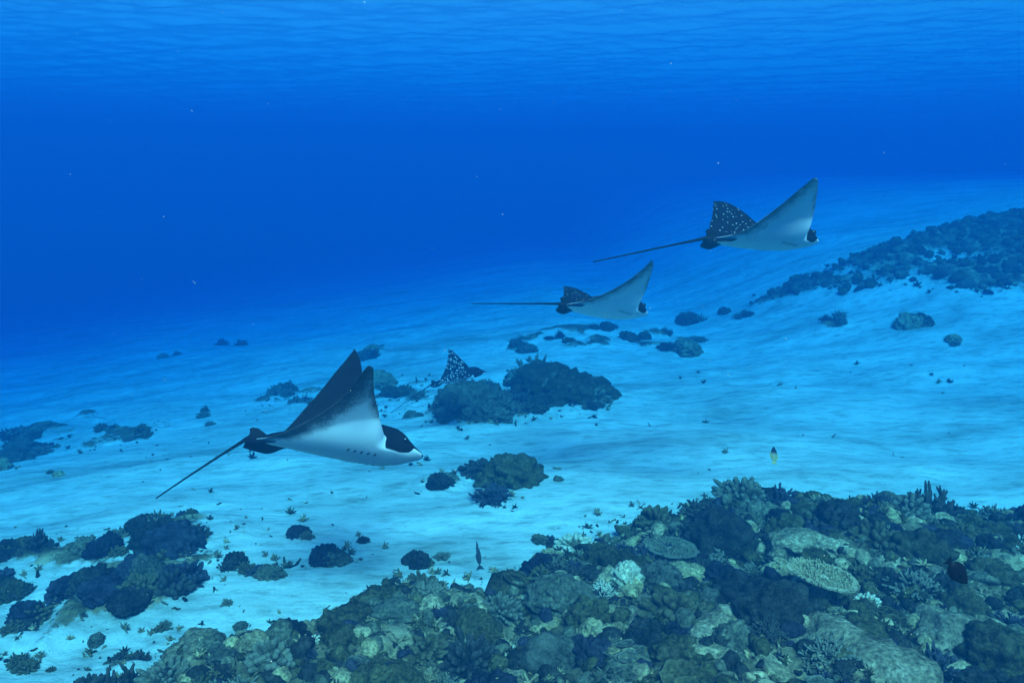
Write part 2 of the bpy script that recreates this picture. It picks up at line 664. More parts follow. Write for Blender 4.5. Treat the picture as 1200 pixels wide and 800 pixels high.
def plate(rad, seed, z0=0.0, cup=0.10, nr=14, nc=56, thick=0.035, centre=(0, 0), tilt=(0, 0), nub=0.02):
    th = np.linspace(0, 2 * math.pi, nc, endpoint=False)
    edge = rad * (1 + 0.16 * fbm(np.stack([np.cos(th) * 1.6 + seed, np.sin(th) * 1.6, 0 * th + seed], -1), 2, seed)
                  + 0.07 * vnoise(np.stack([np.cos(th) * 6 + seed, np.sin(th) * 6, 0 * th], -1), seed + 1))
    q = np.linspace(0.02, 1, nr)
    X = np.outer(q, edge * np.cos(th))
    Y = np.outer(q, edge * np.sin(th))
    Z = cup * (np.hypot(X, Y) / rad) ** 2 + 0.05 * rad * fbm(xyz(X / rad * 2 + seed, Y / rad * 2), 3, seed + 2)
    up = Z + nub * (dome(worley(xyz(X / rad * 9, Y / rad * 9), seed, 2) * 1.1)) * (q[:, None] < 0.99)
    lo = Z - thick * (1 - 0.6 * q[:, None])
    Vu, Vl = np.stack([X, Y, up], -1), np.stack([X * 0.985, Y * 0.985, lo], -1)
    for W in (Vu, Vl):
        W[..., 2] += tilt[0] * W[..., 0] + tilt[1] * W[..., 1] + z0
        W[..., 0] += centre[0]
        W[..., 1] += centre[1]
    V = np.concatenate([Vu.reshape(-1, 3), Vl.reshape(-1, 3)])
    n = nr * nc
    Fs = [tuple(f) for f in grid_faces(nr, nc, True)] + [tuple(int(i) + n for i in f[::-1]) for f in grid_faces(nr, nc, True)]
    Fs += [((nr - 1) * nc + j, n + (nr - 1) * nc + j, n + (nr - 1) * nc + (j + 1) % nc, (nr - 1) * nc + (j + 1) % nc) for j in range(nc)]
    Fs += [tuple(range(nc))[::-1], tuple(n + j for j in range(nc))]
    T = np.concatenate([np.repeat(np.clip((q - 0.8) / 0.2, 0, 1), nc)] * 2)
    return V, Fs, T


def join(parts):
    Vs, Fs, Ts, off = [], [], [], 0
    for V, Fc, T in parts:
        Vs.append(V)
        Ts.append(T)
        Fs += [tuple(int(i) + off for i in f) for f in Fc]
        off += len(V)
    return np.concatenate(Vs), Fs, np.concatenate(Ts)


def table_mesh(seed):
    r_ = np.random.default_rng(seed)
    parts = [plate(0.5, seed, 0.24, 0.05, thick=0.05, tilt=(0.05, -0.1))]
    paths, radii = [], []
    for i in range(260):     # short upright branchlets that make the top rough
        a, q = r_.uniform(0, 6.283), 0.48 * math.sqrt(r_.uniform(0, 1))
        p = np.array([q * math.cos(a), q * math.sin(a), 0])
        p[2] = 0.24 + 0.05 * (q / 0.5) ** 2 + 0.05 * p[0] - 0.1 * p[1]
        d = np.array([p[0] * 0.6, p[1] * 0.6, 1]) + r_.normal(0, 0.2, 3)
        h = r_.uniform(0.03, 0.06)
        paths.append([p - d * 0.01, p + d * h * 0.6, p + d * h])
        radii.append([0.014, 0.013, 0.007])
    parts.append(tubes(paths, radii, 4))
    parts.append(tubes([[(0, 0, -0.1), (0, 0, 0.05), (0, 0, 0.14), (0.0, 0, 0.20)]], [[0.16, 0.12, 0.13, 0.15]], 12))
    return join(parts)


def leafy_mesh(seed):
    r_ = np.random.default_rng(seed)
    parts = [lump_mesh(seed, 3, 0.25, 3, 0.5)]
    for i in range(7):
        a = i * 2.4 + r_.uniform(-0.3, 0.3)
        q = r_.uniform(0.08, 0.3)
        parts.append(plate(r_.uniform(0.15, 0.27), seed + i, 0.10 + 0.28 * (0.35 - q) + 0.02 * i, 0.06, 8, 30, 0.03,
                           (q * math.cos(a), q * math.sin(a)), (0.35 * math.cos(a) * r_.uniform(-1, 0.3), 0.35 * math.sin(a) * r_.uniform(-1, 0.3)), 0.014))
    return join(parts)


def rock_mesh(seed):
    V, Fc = ico(4)
    n = V.copy()
    s = 1 + 0.45 * fbm(n * 1.3 + seed, 3, seed) + 0.22 * fbm(n * 5 + seed, 4, seed + 3, 0.6)
    pits = worley(n * 4.0 + seed, seed + 1)
    s -= 0.16 * np.clip(0.35 - pits, 0, 1) / 0.35
    V = n * s[:, None] * 0.5
    V[:, 2] = np.where(V[:, 2] < 0, V[:, 2] * 0.5, V[:, 2]) * 0.55
    return V, Fc, np.zeros(len(V))


def mound_mesh(seed):
    """Low encrusting sheet with knobs."""
    V, Fc, T = lump_mesh(seed, 3.4, 0.32, 4, 0.42, 0.14, 0.35, 0.14)
    return V, Fc, T


PROTO = {
    'boulder_coral': [lump_mesh(s, 2.4, 0.36, 5, 0.85, 0.16, 0.35, 0.2) for s in (1, 2, 3)],
    'knobby_coral': [lump_mesh(s, 3.8, 0.62, 5, 0.85, 0.16, 0.35, 0.26) for s in (11, 12, 13)],
    'bushy_coral': [bush_mesh(21), bush_mesh(22, 90, 0.028, 0.48, 3, 0.65), bush_mesh(23, 60, 0.04, 0.5, 3, 0.85)],
    'cauliflower_coral': [finger_mesh(31, 80, 0.05), finger_mesh(32, 110, 0.042), finger_mesh(33, 64, 0.06)],
    'table_coral': [table_mesh(41), table_mesh(42)],
    'leafy_coral': [leafy_mesh(51), leafy_mesh(52)],
    'coral_rock': [rock_mesh(61), rock_mesh(62), rock_mesh(63)],
    'encrusting_coral': [mound_mesh(71), mound_mesh(72), mound_mesh(73)],
}
MESH = {}


def coral_mesh(kind, var, mat):
    key = (kind, var, mat)
    if key not in MESH:
        V, Fc, T = PROTO[kind][var]
        o = mesh_obj(kind, V, Fc, MAT[mat], attr={'tip': T})
        MESH[key] = o.data
        bpy.data.objects.remove(o)
    return MESH[key]


WORD = {'olive': 'olive brown', 'brown': 'dark brown', 'violet': 'dusky violet', 'tan': 'tan', 'cream': 'pale cream', 'grey': 'grey green', 'rock': 'pale dead'}
KINDW = {'boulder_coral': 'smooth-lobed boulder coral', 'knobby_coral': 'knobbly coral head', 'bushy_coral': 'bushy branching coral',
         'cauliflower_coral': 'stubby-fingered cauliflower coral', 'table_coral': 'flat-topped table coral', 'leafy_coral': 'layered plate coral',
         'coral_rock': 'rough coral boulder', 'encrusting_coral': 'low encrusting coral mound'}


def size_word(s):
    return 'tiny' if s < 0.15 else 'small' if s < 0.22 else 'medium' if s < 0.34 else 'large' if s < 0.6 else 'huge'


def put(kind, mat, x, y, size, place, group, sink=0.06, squash=1.0, label=None, var=None, rot=None, z=None, tilt=0.12):
    v = random.randrange(len(PROTO[kind])) if var is None else var
    o = bpy.data.objects.new(kind, coral_mesh(kind, v, mat))
    COL.objects.link(o)
    zz = float(ground(np.array([x]), np.array([y]))[0]) if z is None else z
    o.location = (x, y, zz - sink * size)
    o.rotation_euler = (random.uniform(-tilt, tilt), random.uniform(-tilt, tilt), random.uniform(0, 6.28) if rot is None else rot)
    o.scale = (size * random.uniform(0.85, 1.15), size * random.uniform(0.85, 1.15), size * squash * random.uniform(0.85, 1.15))
    tag(o, label or f'{size_word(size)} {WORD[mat]} {KINDW[kind]} {place}', 'coral' if kind != 'coral_rock' else 'rock',
        None if label else group)
    return o


def hit(u, v):
    d = ray_dir(u, v)
    ts = np.geomspace(3, 60, 420)
    P = CAM + ts[:, None] * d
    g = ground(P[:, 0], P[:, 1])
    k = int(np.argmax(P[:, 2] < g))
    return P[k] if P[k, 2] < g[k] else P[-1]


# ------------------------------------------------------------------ corals that stand out in the photograph
FRONT = 'corals of the foreground reef'
TAKEN = []
MARK = []


def named(kind, mat, u, v, wpx, label, near, **kw):
    p = hit(u, v)
    d = float(np.dot(p - CAM, FW))
    s = wpx / FPX * d
    TAKEN.append((p[0], p[1], s * 0.5))
    MARK.append((p[0], p[1], near))
    return put(kind, mat, p[0], p[1], s, '', FRONT, label=label, **kw)


named('table_coral', 'tan', 962, 704, 82, 'wide pale table coral overhanging a dark hollow on the reef', 'the wide pale table coral', var=0, sink=-0.12, tilt=0.05)
named('boulder_coral', 'brown', 908, 728, 78, 'rounded near-black coral head beside the wide pale table coral', 'the rounded near-black coral head', squash=1.1)
named('knobby_coral', 'cream', 735, 682, 30, 'small whitish knobbly coral amid dark corals at mid reef', 'the small whitish knobbly coral', squash=1.4)
named('bushy_coral', 'cream', 706, 700, 34, 'upright whitish branching coral beside a small whitish knobbly coral', 'the upright whitish coral', squash=1.3)
named('table_coral', 'grey', 785, 652, 62, 'flat grey green table coral with fine branchlets near the sand edge', 'the flat grey green table coral', var=1)
named('knobby_coral', 'violet', 697, 778, 46, 'dark violet rounded coral head beside a pale domed coral', 'the dark violet coral head', squash=1.15)
named('encrusting_coral', 'grey', 646, 776, 82, 'broad pale grey domed coral with pitted surface at the reef front', 'the broad pale grey dome', squash=1.6)
named('boulder_coral', 'tan', 700, 748, 40, 'tan lobed coral behind the dark violet coral head', 'the tan lobed coral')
named('coral_rock', 'rock', 1015, 770, 130, 'broad pale slab of dead coral rock at the reef front', 'the broad pale rock slab', squash=0.7)
named('bushy_coral', 'grey', 968, 775, 62, 'grey brown branching coral clump against a broad pale rock slab', 'the grey brown branching clump')
named('boulder_coral', 'olive', 1012, 745, 52, 'smooth olive boulder coral behind the broad pale rock slab', 'the smooth olive boulder coral')
named('cauliflower_coral', 'cream', 1015, 712, 30, 'cream stubby coral with lit lobes behind the olive boulder coral', 'the cream stubby coral')
named('knobby_coral', 'olive', 795, 770, 52, 'olive bushy-looking knobbly coral head on pale rock', 'the olive knobbly head')
named('coral_rock', 'rock', 838, 770, 60, 'yellowish pale coral rock wedged beside an olive knobbly head', 'the yellowish pale rock')
named('coral_rock', 'rock', 1110, 745, 90, 'long pale ledge of coral rock below the black fish', 'the long pale ledge')
named('boulder_coral', 'olive', 1165, 770, 85, 'large olive lobed coral at the foot of the pale ledge', 'the large olive lobed coral')
named('coral_rock', 'rock', 610, 798, 60, 'pale yellowish flat rock lying at the very front of the reef', 'the pale flat front rock', squash=0.5)
named('cauliflower_coral', 'grey', 870, 585, 60, 'grey cauliflower coral crowning the tip of the reef toward the sand', 'the grey coral on the reef tip', squash=1.2)
named('bushy_coral', 'brown', 820, 605, 50, 'dark bushy coral on the reef point beside open sand', 'the dark bush on the reef point')
named('bushy_coral', 'violet', 915, 595, 46, 'dusky rounded coral at the reef point facing the sand', 'the dusky rounded point coral', squash=1.1)
named('coral_rock', 'rock', 945, 640, 80, 'pale rubble-covered rock shelf just behind the reef point', 'the pale rock shelf')

# ------------------------------------------------------------------ the foreground reef, largest colonies first
pal_near = [('boulder_coral', 'tan', 4), ('boulder_coral', 'olive', 4), ('boulder_coral', 'brown', 3), ('knobby_coral', 'olive', 9), ('knobby_coral', 'brown', 8),
            ('knobby_coral', 'violet', 5), ('knobby_coral', 'grey', 6), ('bushy_coral', 'brown', 9), ('bushy_coral', 'olive', 9), ('bushy_coral', 'grey', 6),
            ('bushy_coral', 'violet', 4), ('cauliflower_coral', 'olive', 7), ('cauliflower_coral', 'brown', 6), ('cauliflower_coral', 'grey', 6),
            ('cauliflower_coral', 'cream', 1), ('leafy_coral', 'olive', 4), ('leafy_coral', 'grey', 4), ('leafy_coral', 'tan', 2), ('table_coral', 'grey', 2),
            ('coral_rock', 'rock', 14), ('encrusting_coral', 'tan', 9), ('encrusting_coral', 'grey', 6), ('encrusting_coral', 'olive', 5), ('bushy_coral', 'cream', 1)]
pal_w = [k[2] for k in pal_near]


def in_view(x, y, z, mx=60, my=60):
    q = np.array([x, y, z]) - CAM
    d = q @ FW
    if d < 0.5:
        return False
    u, v = 600 + FPX * (q @ RT) / d, 400 - FPX * (q @ UP) / d
    return -mx < u < 1200 + mx and -my < v < 800 + my


cand_x = rng.uniform(-5.5, 7.0, 26000)
cand_y = rng.uniform(3.2, 10.0, 26000)
cm = reef_mask(cand_x, cand_y)
cz = ground(cand_x, cand_y)
grid_n, SMALL = 0, []
placed = list(TAKEN)
sizes = np.concatenate([rng.uniform(0.32, 0.46, 36), rng.uniform(0.20, 0.32, 150), rng.uniform(0.11, 0.20, 330)])
ci = 0
for s in sizes:
    for tries in range(120):
        ci = (ci + 1) % len(cand_x)
        x, y = cand_x[ci], cand_y[ci]
        if cm[ci] < 0.35 or not in_view(x, y, cz[ci]):
            continue
        if any((x - a) ** 2 + (y - b) ** 2 < ((s * 0.5 + c) * 0.72) ** 2 for a, b, c in placed):
            continue
        k, mt, _ = random.choices(pal_near, pal_w)[0]
        if k == 'table_coral' and s > 0.4:
            k = 'bushy_coral'
        mk = min(MARK, key=lambda m: (m[0] - x) ** 2 + (m[1] - y) ** 2)
        far_ = math.hypot(mk[0] - x, mk[1] - y)
        zone = ('beside ' if far_ < 0.45 else 'near ' if far_ < 1.1 else 'some way from ') + mk[2]
        if far_ > 2.2:
            zone = 'on the long reef tail reaching over the sand'
        put(k, mt, x, y, s, zone, FRONT, sink=0.1, z=float(cz[ci]), squash=random.uniform(0.8, 1.15), tilt=0.25)
        placed.append((x, y, s * 0.5))
        grid_n += 1
        break
print('reef corals', grid_n)

# ------------------------------------------------------------------ coral heads on the sand
LEFT, MID, DEEP = 'coral heads on the sand off the reef edge', 'isolated coral heads on the open sand', 'hazy coral heads far out on the sand'
darkpal = [('knobby_coral', 'brown'), ('knobby_coral', 'violet'), ('bushy_coral', 'brown'), ('bushy_coral', 'olive'), ('cauliflower_coral', 'olive'),
           ('cauliflower_coral', 'brown'), ('cauliflower_coral', 'violet'), ('knobby_coral', 'olive'), ('bushy_coral', 'grey'), ('knobby_coral', 'grey')]


farpal = [('knobby_coral', 'grey'), ('bushy_coral', 'grey'), ('cauliflower_coral', 'grey'), ('knobby_coral', 'olive'), ('bushy_coral', 'olive'),
          ('cauliflower_coral', 'olive'), ('knobby_coral', 'tan'), ('bushy_coral', 'brown')]


def clump(u, v, wpx, hpx, n, place, group):
    """n heads over a patch wpx by hpx pixels; v is the foot of the patch."""
    for i in range(n):
        a, q = random.uniform(0, 6.283), math.sqrt(random.random()) * 0.75
        uu, vv = u + 0.5 * wpx * q * math.cos(a), v + 0.5 * hpx * q * math.sin(a)
        p = at(uu, vv)
        d = float((p - CAM) @ FW)
        s = min(wpx, 2.6 * hpx) / FPX * d * random.uniform(0.5, 0.85) / (n ** 0.22)
        k, mt = random.choice(farpal if group == DEEP else darkpal)
        put(k, mt, p[0], p[1], s, place, group, sink=0.05, squash=random.uniform(0.85, 1.2))


for a in [(165, 632, 75, 22, 6), (222, 612, 32, 10, 2), (122, 660, 52, 24, 4), (205, 655, 100, 40, 9), (190, 700, 100, 40, 9), (160, 725, 60, 20, 3),
          (185, 735, 36, 12, 2), (40, 660, 95, 26, 6), (12, 690, 60, 26, 4), (102, 708, 75, 28, 6), (30, 735, 70, 34, 6), (20, 775, 60, 26, 4), (-30, 700, 80, 60, 5)]:
    clump(*a, 'in the dark patches on sand', LEFT)
for a in [(270, 672, 45, 16, 3), (310, 680, 55, 18, 4), (350, 632, 44, 14, 3), (390, 655, 54, 18, 4), (430, 634, 20, 8, 1), (262, 712, 22, 8, 1), (112, 745, 30, 12, 2),
          (62, 785, 24, 8, 1), (240, 738, 16, 6, 1), (282, 735, 24, 8, 2), (495, 660, 40, 14, 3), (520, 655, 30, 12, 2), (455, 690, 24, 10, 2), (150, 775, 60, 16, 4)]:
    clump(*a, 'scattered over sand near the reef edge', LEFT)
for a in [(585, 570, 62, 18, 2), (514, 573, 60, 12, 4), (658, 568, 16, 5, 1), (640, 640, 40, 12, 3), (745, 620, 40, 10, 3)]:
    clump(*a, 'standing alone on the open sand', MID)
for a in [(555, 488, 100, 26, 9), (600, 484, 80, 24, 7), (655, 470, 110, 32, 11), (560, 462, 70, 20, 5), (640, 450, 90, 22, 7), (690, 478, 40, 12, 3), (620, 455, 60, 14, 4), (475, 470, 50, 16, 4), (455, 450, 40, 14, 3), (490, 490, 40, 10, 2)]:
    clump(*a, 'in the large hazy cluster beneath the small spotted ray', DEEP)
def head(kind, mat, u, v, wpx, squash, label, group=None):
    p = at(u, v)
    d = float((p - CAM) @ FW)
    put(kind, mat, p[0], p[1], wpx / FPX * d * 0.95, '', group, label=label, squash=squash, sink=0.04)


head('cauliflower_coral', 'brown', 562, 557, 46, 0.9, 'smallest dark stubby coral of three heads together on bare sand')
head('knobby_coral', 'olive', 602, 568, 62, 0.95, 'largest of three coral heads standing together on bare sand')
head('bushy_coral', 'violet', 578, 592, 50, 0.95, 'low round bush of coral before two taller heads on bare sand')
head('knobby_coral', 'grey', 556, 484, 80, 0.9, 'broad hazy coral head under the nose of the small spotted ray')
head('bushy_coral', 'brown', 604, 482, 74, 0.85, 'hazy bushy coral at the middle of the large sand cluster')
head('knobby_coral', 'olive', 655, 466, 92, 0.85, 'widest hazy knobbly coral head of the large sand cluster')
head('cauliflower_coral', 'grey', 692, 474, 52, 0.8, 'low hazy stubby coral trailing off the widest head of the large cluster')
head('bushy_coral', 'grey', 628, 448, 64, 0.9, 'hazy branching coral at the back of the large cluster')
for a in [(427, 414, 46, 12, 3), (325, 460, 60, 18, 4), (355, 475, 40, 12, 3), (610, 410, 50, 12, 3), (660, 398, 60, 12, 4), (705, 388, 60, 10, 4), (742, 400, 50, 10, 3), (800, 408, 62, 18, 5),
          (770, 392, 40, 10, 3), (820, 380, 50, 12, 3), (980, 384, 46, 12, 3), (1067, 380, 46, 16, 4), (1112, 404, 26, 9, 2), (860, 372, 50, 12, 3)]:
    clump(*a, 'on far sand before the dark reef slope', DEEP)
for a in [(35, 522, 90, 26, 8), (5, 545, 50, 20, 4), (125, 506, 42, 12, 3), (165, 515, 38, 12, 3), (240, 487, 28, 10, 2), (245, 500, 24, 6, 1), (60, 560, 40, 8, 2), (200, 418, 40, 8, 2), (270, 405, 40, 8, 2)]:
    clump(*a, 'fading into blue on the deep sand slope', DEEP)

# ------------------------------------------------------------------ what nobody could count: rubble, small growth, the far slope
def scatter_stuff(name, label, cat, xs, ys, zs, ss, mats, seed, protos, smooth=True):
    groups = {}
    r_ = np.random.default_rng(seed)
    for x, y, z, s in zip(xs, ys, zs, ss):
        groups.setdefault(r_.integers(len(mats)), []).append((x, y, z, s))
    me = bpy.data.meshes.new(name)
    Vs, Fs, Mi, off = [], [], [], 0
    for gi, items in groups.items():
        for (x, y, z, s) in items:
            V, Fc = protos[r_.integers(len(protos))]
            e = Euler((r_.normal(0, 0.5), r_.normal(0, 0.5), r_.uniform(0, 6.28))).to_matrix()
            W = (V * (s * r_.uniform(0.7, 1.3, 3))) @ np.array(e).T + (x, y, z)
            Vs.append(W)
            Fs.append(Fc + off)
            Mi.append(np.full(len(Fc), gi))
            off += len(V)
    o = mesh_obj(name, np.concatenate(Vs), np.concatenate(Fs), mats[0], smooth=smooth)
    for m in mats[1:]:
        o.data.materials.append(m)
    o.data.polygons.foreach_set('material_index', np.concatenate(Mi).astype(np.int32))
    return tag(o, label, cat, kind='stuff')


def tri(proto):
    V, Fc, T = proto
    return V, np.asarray(Fc)


small = []
for s in range(6):
    V, Fc, T = lump_mesh(100 + s, 2.5, 0.5, 2, 0.8, 0.2, 0.4)
    small.append((V, Fc))
for s in range(4):            # little branching sprigs
    V, Fc, T = tubes(*[[q for q in z] for z in zip(*[(np.array([np.zeros(3), d * 0.25, d * 0.5]), [0.09, 0.075, 0.03]) for d in hemi_dirs(9, 200 + s, 0.1)])], k=4)
    T3 = []
    for f in Fc:
        T3 += [f] if len(f) == 3 else [(f[0], f[1], f[2]), (f[0], f[2], f[3])]
    small.append((V, np.array(T3)))
frag = []
for s in range(5):            # broken branch pieces
    r_ = np.random.default_rng(300 + s)
    P = np.cumsum(np.vstack([[-0.4, 0, 0], r_.normal(0, 0.08, (3, 3)) + [0.28, 0, 0]]), 0)
    V, Fc, T = tubes([P], [[0.08, 0.12, 0.10, 0.07]], k=5)
    T3 = []
    for f in Fc:
        T3 += [f] if len(f) == 3 else [(f[0], f[1], f[2]), (f[0], f[2], f[3])]
    frag.append((V, np.array(T3)))

ok = np.where(cm > 0.25)[0]
sel = rng.choice(ok, min(7000, len(ok)), replace=False)
sel = np.array([i for i in sel if in_view(cand_x[i], cand_y[i], cz[i], 250, 200)])
ss = 0.035 + 0.10 * rng.uniform(0, 1, len(sel)) ** 2.2
scatter_stuff('small_coral_growth', 'small coral tufts and knobs covering the foreground reef', 'coral', cand_x[sel], cand_y[sel], cz[sel] + 0.2 * ss, ss,
              [MAT[k] for k in ('olive', 'brown', 'grey', 'tan', 'violet', 'rock', 'olive', 'brown', 'grey')], 5, small)

n = 12000
th = rng.uniform(-0.75, 0.75, n)
rr_ = rng.uniform(3.6, 15, n)
rx, ry = rr_ * np.sin(th), rr_ * np.cos(th)
pm, rm_ = patch_mask(rx, ry, True), reef_mask(rx, ry)
dens = np.clip(0.008 + 0.8 * pm + 0.5 * rm_ + 1.6 * np.clip(reef_mask(rx, ry - 0.5) - 0.2 * rm_, 0, 1) + 0.5 * np.clip(fbm(xyz(rx * 0.9, ry * 0.9), 3, 77) - 0.25, 0, 1), 0, 1)
k = rng.uniform(0, 1, n) < dens
rx, ry = rx[k], ry[k]
rz = ground(rx, ry)
ss = 0.025 + 0.10 * rng.uniform(0, 1, len(rx)) ** 2.2
scatter_stuff('coral_rubble', 'broken coral rubble strewn over sand around the reef', 'rubble', rx, ry, rz + 0.1 * ss, ss,
              [MAT[k] for k in ('rock', 'grey', 'brown', 'tan', 'olive')], 6, frag + small[6:])

n = 30000
bx_, by_ = rng.uniform(3, 24, n), rng.uniform(13, 28, n)
k = band_mask(bx_, by_) > rng.uniform(0.1, 0.7, n)
bx_, by_ = bx_[k][:6500], by_[k][:6500]
bz_ = ground(bx_, by_)
ss = 0.06 + 0.20 * rng.uniform(0, 1, len(bx_)) ** 2.0
mid_protos = [(V, Fc) for V, Fc, T in (lump_mesh(400 + s, 2.6, 0.8, 2, 0.85, 0.3, 0.5) for s in range(4))] + small[6:]
scatter_stuff('distant_reef_slope', 'far reef slope of dark corals fading into blue haze', 'reef', bx_, by_, bz_, ss,
              [MAT[k] for k in ('grey', 'olive', 'olive', 'brown')], 8, mid_protos)

# ------------------------------------------------------------------ eagle rays
S = 0.88
LEp = np.array([[0, 1], [.03, .990], [.055, .960], [.08, .922], [.098, .888], [.113, .855], [.127, .815], [.14, .775], [.17, .745], [.25, .72], [.4, .66], [.6, .555], [.7, .50], [.78, .455], [.84, .41], [.88, .36]])
TEp = np.array([[0, 0], [.05, 0], [.1, .03], [.2, .10], [.35, .19], [.5, .265], [.6, .30], [.7, .325], [.78, .345], [.84, .354], [.88, .357]])


def smooth_interp(s, T):
    # average of neighbours keeps the outline free of kinks
    e = 0.012
    return (np.interp(np.maximum(s - e, 0), T[:, 0], T[:, 1]) + 2 * np.interp(s, T[:, 0], T[:, 1]) + np.interp(np.minimum(s + e, S), T[:, 0], T[:, 1])) / 4


def wing_table(w):
    pr, pt, sw, tw = w
    g = np.linspace(0, S, 300)
    ph = pr * sm((g - .06) / .24) + pt * np.clip((g - .28) / (S - .28), 0, 1) ** 1.4
    ds = g[1] - g[0]
    mid = (ph[1:] + ph[:-1]) / 2
    return g, np.concatenate([[0], np.cumsum(np.cos(mid) * ds)]), np.concatenate([[0], np.cumsum(np.sin(mid) * ds)]), ph, sw, tw


def ray_point(x, s, zoff, side, tab):
    g, Y, Z, ph, sw, tw = tab
    y, z, p = np.interp(s, g, Y), np.interp(s, g, Z), np.interp(s, g, ph)
    off = (x - .45) * tw * (s / S) + zoff
    return np.stack([x + sw * np.maximum(0, s - .15) ** 2 - .5, side * (y - np.sin(p) * off), z + np.cos(p) * off], -1)


TU = np.array([[0, .022], [.10, .040], [.25, .068], [.45, .098], [.62, .112], [.74, .104], [.82, .088], [.88, .064], [.925, .034], [.96, .018], [1, .010]])
TL = np.array([[0, .016], [.12, .026], [.3, .042], [.55, .060], [.75, .068], [.84, .056], [.90, .034], [.95, .015], [1, .008]])
WB = np.array([[0, .05], [.15, .085], [.35, .145], [.55, .185], [.7, .185], [.78, .165], [.88, .145], [1, .13]])


def thickness(x, s, xi, chord):
    wb = np.interp(x, WB[:, 0], WB[:, 1])
    body = np.clip(1 - (s / (1.55 * wb)) ** 2, 0, 1) ** 1.4
    bodyl = np.clip(1 - (s / (1.8 * wb)) ** 2, 0, 1) ** 1.1
    edge = np.clip((1 - xi) / .07, 0, 1) ** .5 * np.clip(xi / .08, 0, 1) ** .6
    wing = .040 * (chord / .6) ** 0.8 * (1 - xi) ** .5 * np.clip(xi, 0, 1) ** .9 * 1.7
    up = (np.interp(x, TU[:, 0], TU[:, 1]) * body) * edge + wing * .6 + .0015
    lo = (np.interp(x, TL[:, 0], TL[:, 1]) * bodyl) * edge + wing * .4 + .0015
    return up, lo


def bite(s, amt):
    return amt * np.sin(math.pi * np.clip((s - .1) / .78, 0, 1)) ** 1.2


def ray_material(name, spot_scale, spot_size, dark, spot=(0.62, 0.64, 0.62)):
    m, nt, N, L, bs = new_mat(name)
    fa = N.new('ShaderNodeAttribute'); fa.attribute_name = 'flat'
    da = N.new('ShaderNodeAttribute'); da.attribute_name = 'dorsal'
    ea = N.new('ShaderNodeAttribute'); ea.attribute_name = 'margin'
    nz = noise_node(N, L, 14, 4, 0.6, fa.outputs['Vector'])
    nf = noise_node(N, L, 90, 3, 0.7, fa.outputs['Vector'])
    vo = N.new('ShaderNodeTexVoronoi')
    vo.inputs['Scale'].default_value = spot_scale
    vo.inputs['Randomness'].default_value = 0.62
    L.new(fa.outputs['Vector'], vo.inputs['Vector'])
    sp = ramp(N, [(spot_size, (1, 1, 1)), (spot_size * 1.35, (0, 0, 0))])
    L.new(vo.outputs['Distance'], sp.inputs['Fac'])
    sa = N.new('ShaderNodeAttribute'); sa.attribute_name = 'spots'
    mu = N.new('ShaderNodeMath'); mu.operation = 'MULTIPLY'
    L.new(sp.outputs[0], mu.inputs[0]); L.new(sa.outputs['Fac'], mu.inputs[1])
    dk = ramp(N, [(0.3, dark), (0.7, tuple(c * 1.9 for c in dark))])
    L.new(nz.outputs['Fac'], dk.inputs['Fac'])
    top = mix_col(N, L, mu.outputs[0], dk.outputs[0], spot)
    # belly: white, clouded dark grey towards the rear margin and the tips
    ad = N.new('ShaderNodeMath'); ad.operation = 'MULTIPLY_ADD'
    L.new(nf.outputs['Fac'], ad.inputs[0]); ad.inputs[1].default_value = 0.55
    sb = N.new('ShaderNodeMath'); sb.operation = 'MULTIPLY_ADD'
    L.new(nz.outputs['Fac'], sb.inputs[0]); sb.inputs[1].default_value = 0.5
    s2 = N.new('ShaderNodeMath'); s2.operation = 'SUBTRACT'
    L.new(ea.outputs['Fac'], s2.inputs[0]); s2.inputs[1].default_value = 0.52
    L.new(s2.outputs[0], sb.inputs[2]); L.new(sb.outputs[0], ad.inputs[2])
    be = ramp(N, [(0.30, (0.80, 0.80, 0.78)), (0.48, (0.50, 0.50, 0.49)), (0.66, (0.14, 0.145, 0.15)), (0.95, (0.05, 0.05, 0.055))])
    L.new(ad.outputs[0], be.inputs['Fac'])
    dm = N.new('ShaderNodeMath'); dm.operation = 'MULTIPLY_ADD'
    L.new(nz.outputs['Fac'], dm.inputs[0]); dm.inputs[1].default_value = 0.3
    dsub = N.new('ShaderNodeMath'); dsub.operation = 'SUBTRACT'
    L.new(da.outputs['Fac'], dsub.inputs[0]); dsub.inputs[1].default_value = 0.15
    L.new(dsub.outputs[0], dm.inputs[2])
    dr = ramp(N, [(0.42, (0, 0, 0)), (0.58, (1, 1, 1))])
    L.new(dm.outputs[0], dr.inputs['Fac'])
    L.new(mix_col(N, L, dr.outputs[0], be.outputs[0], top), bs.inputs['Base Color'])
    bs.inputs['Roughness'].default_value = 0.55
    bs.inputs['Specular IOR Level'].default_value = 0.03
    L.new(bump(N, L, nf.outputs['Fac'], 0.15, 0.004), bs.inputs['Normal'])
    return m


m_eye, _, _, _, b_ = new_mat('eye_black')
b_.inputs['Base Color'].default_value = (0.008, 0.008, 0.01, 1)
b_.inputs['Roughness'].default_value = 0.2
m_slit, _, _, _, b_ = new_mat('gill_slit_dark')
b_.inputs['Base Color'].default_value = (0.05, 0.05, 0.06, 1)
b_.inputs['Roughness'].default_value = 0.8
m_tail, _, tn, tl, b_ = new_mat('tail_black')
_n = noise_node(tn, tl, 30, 4)
_r = ramp(tn, [(0.3, (0.006, 0.006, 0.008)), (0.75, (0.016, 0.015, 0.018))])
tl.new(_n.outputs['Fac'], _r.inputs['Fac'])
tl.new(_r.outputs[0], b_.inputs['Base Color'])
b_.inputs['Roughness'].default_value = 0.6
b_.inputs['Specular IOR Level'].default_value = 0.03


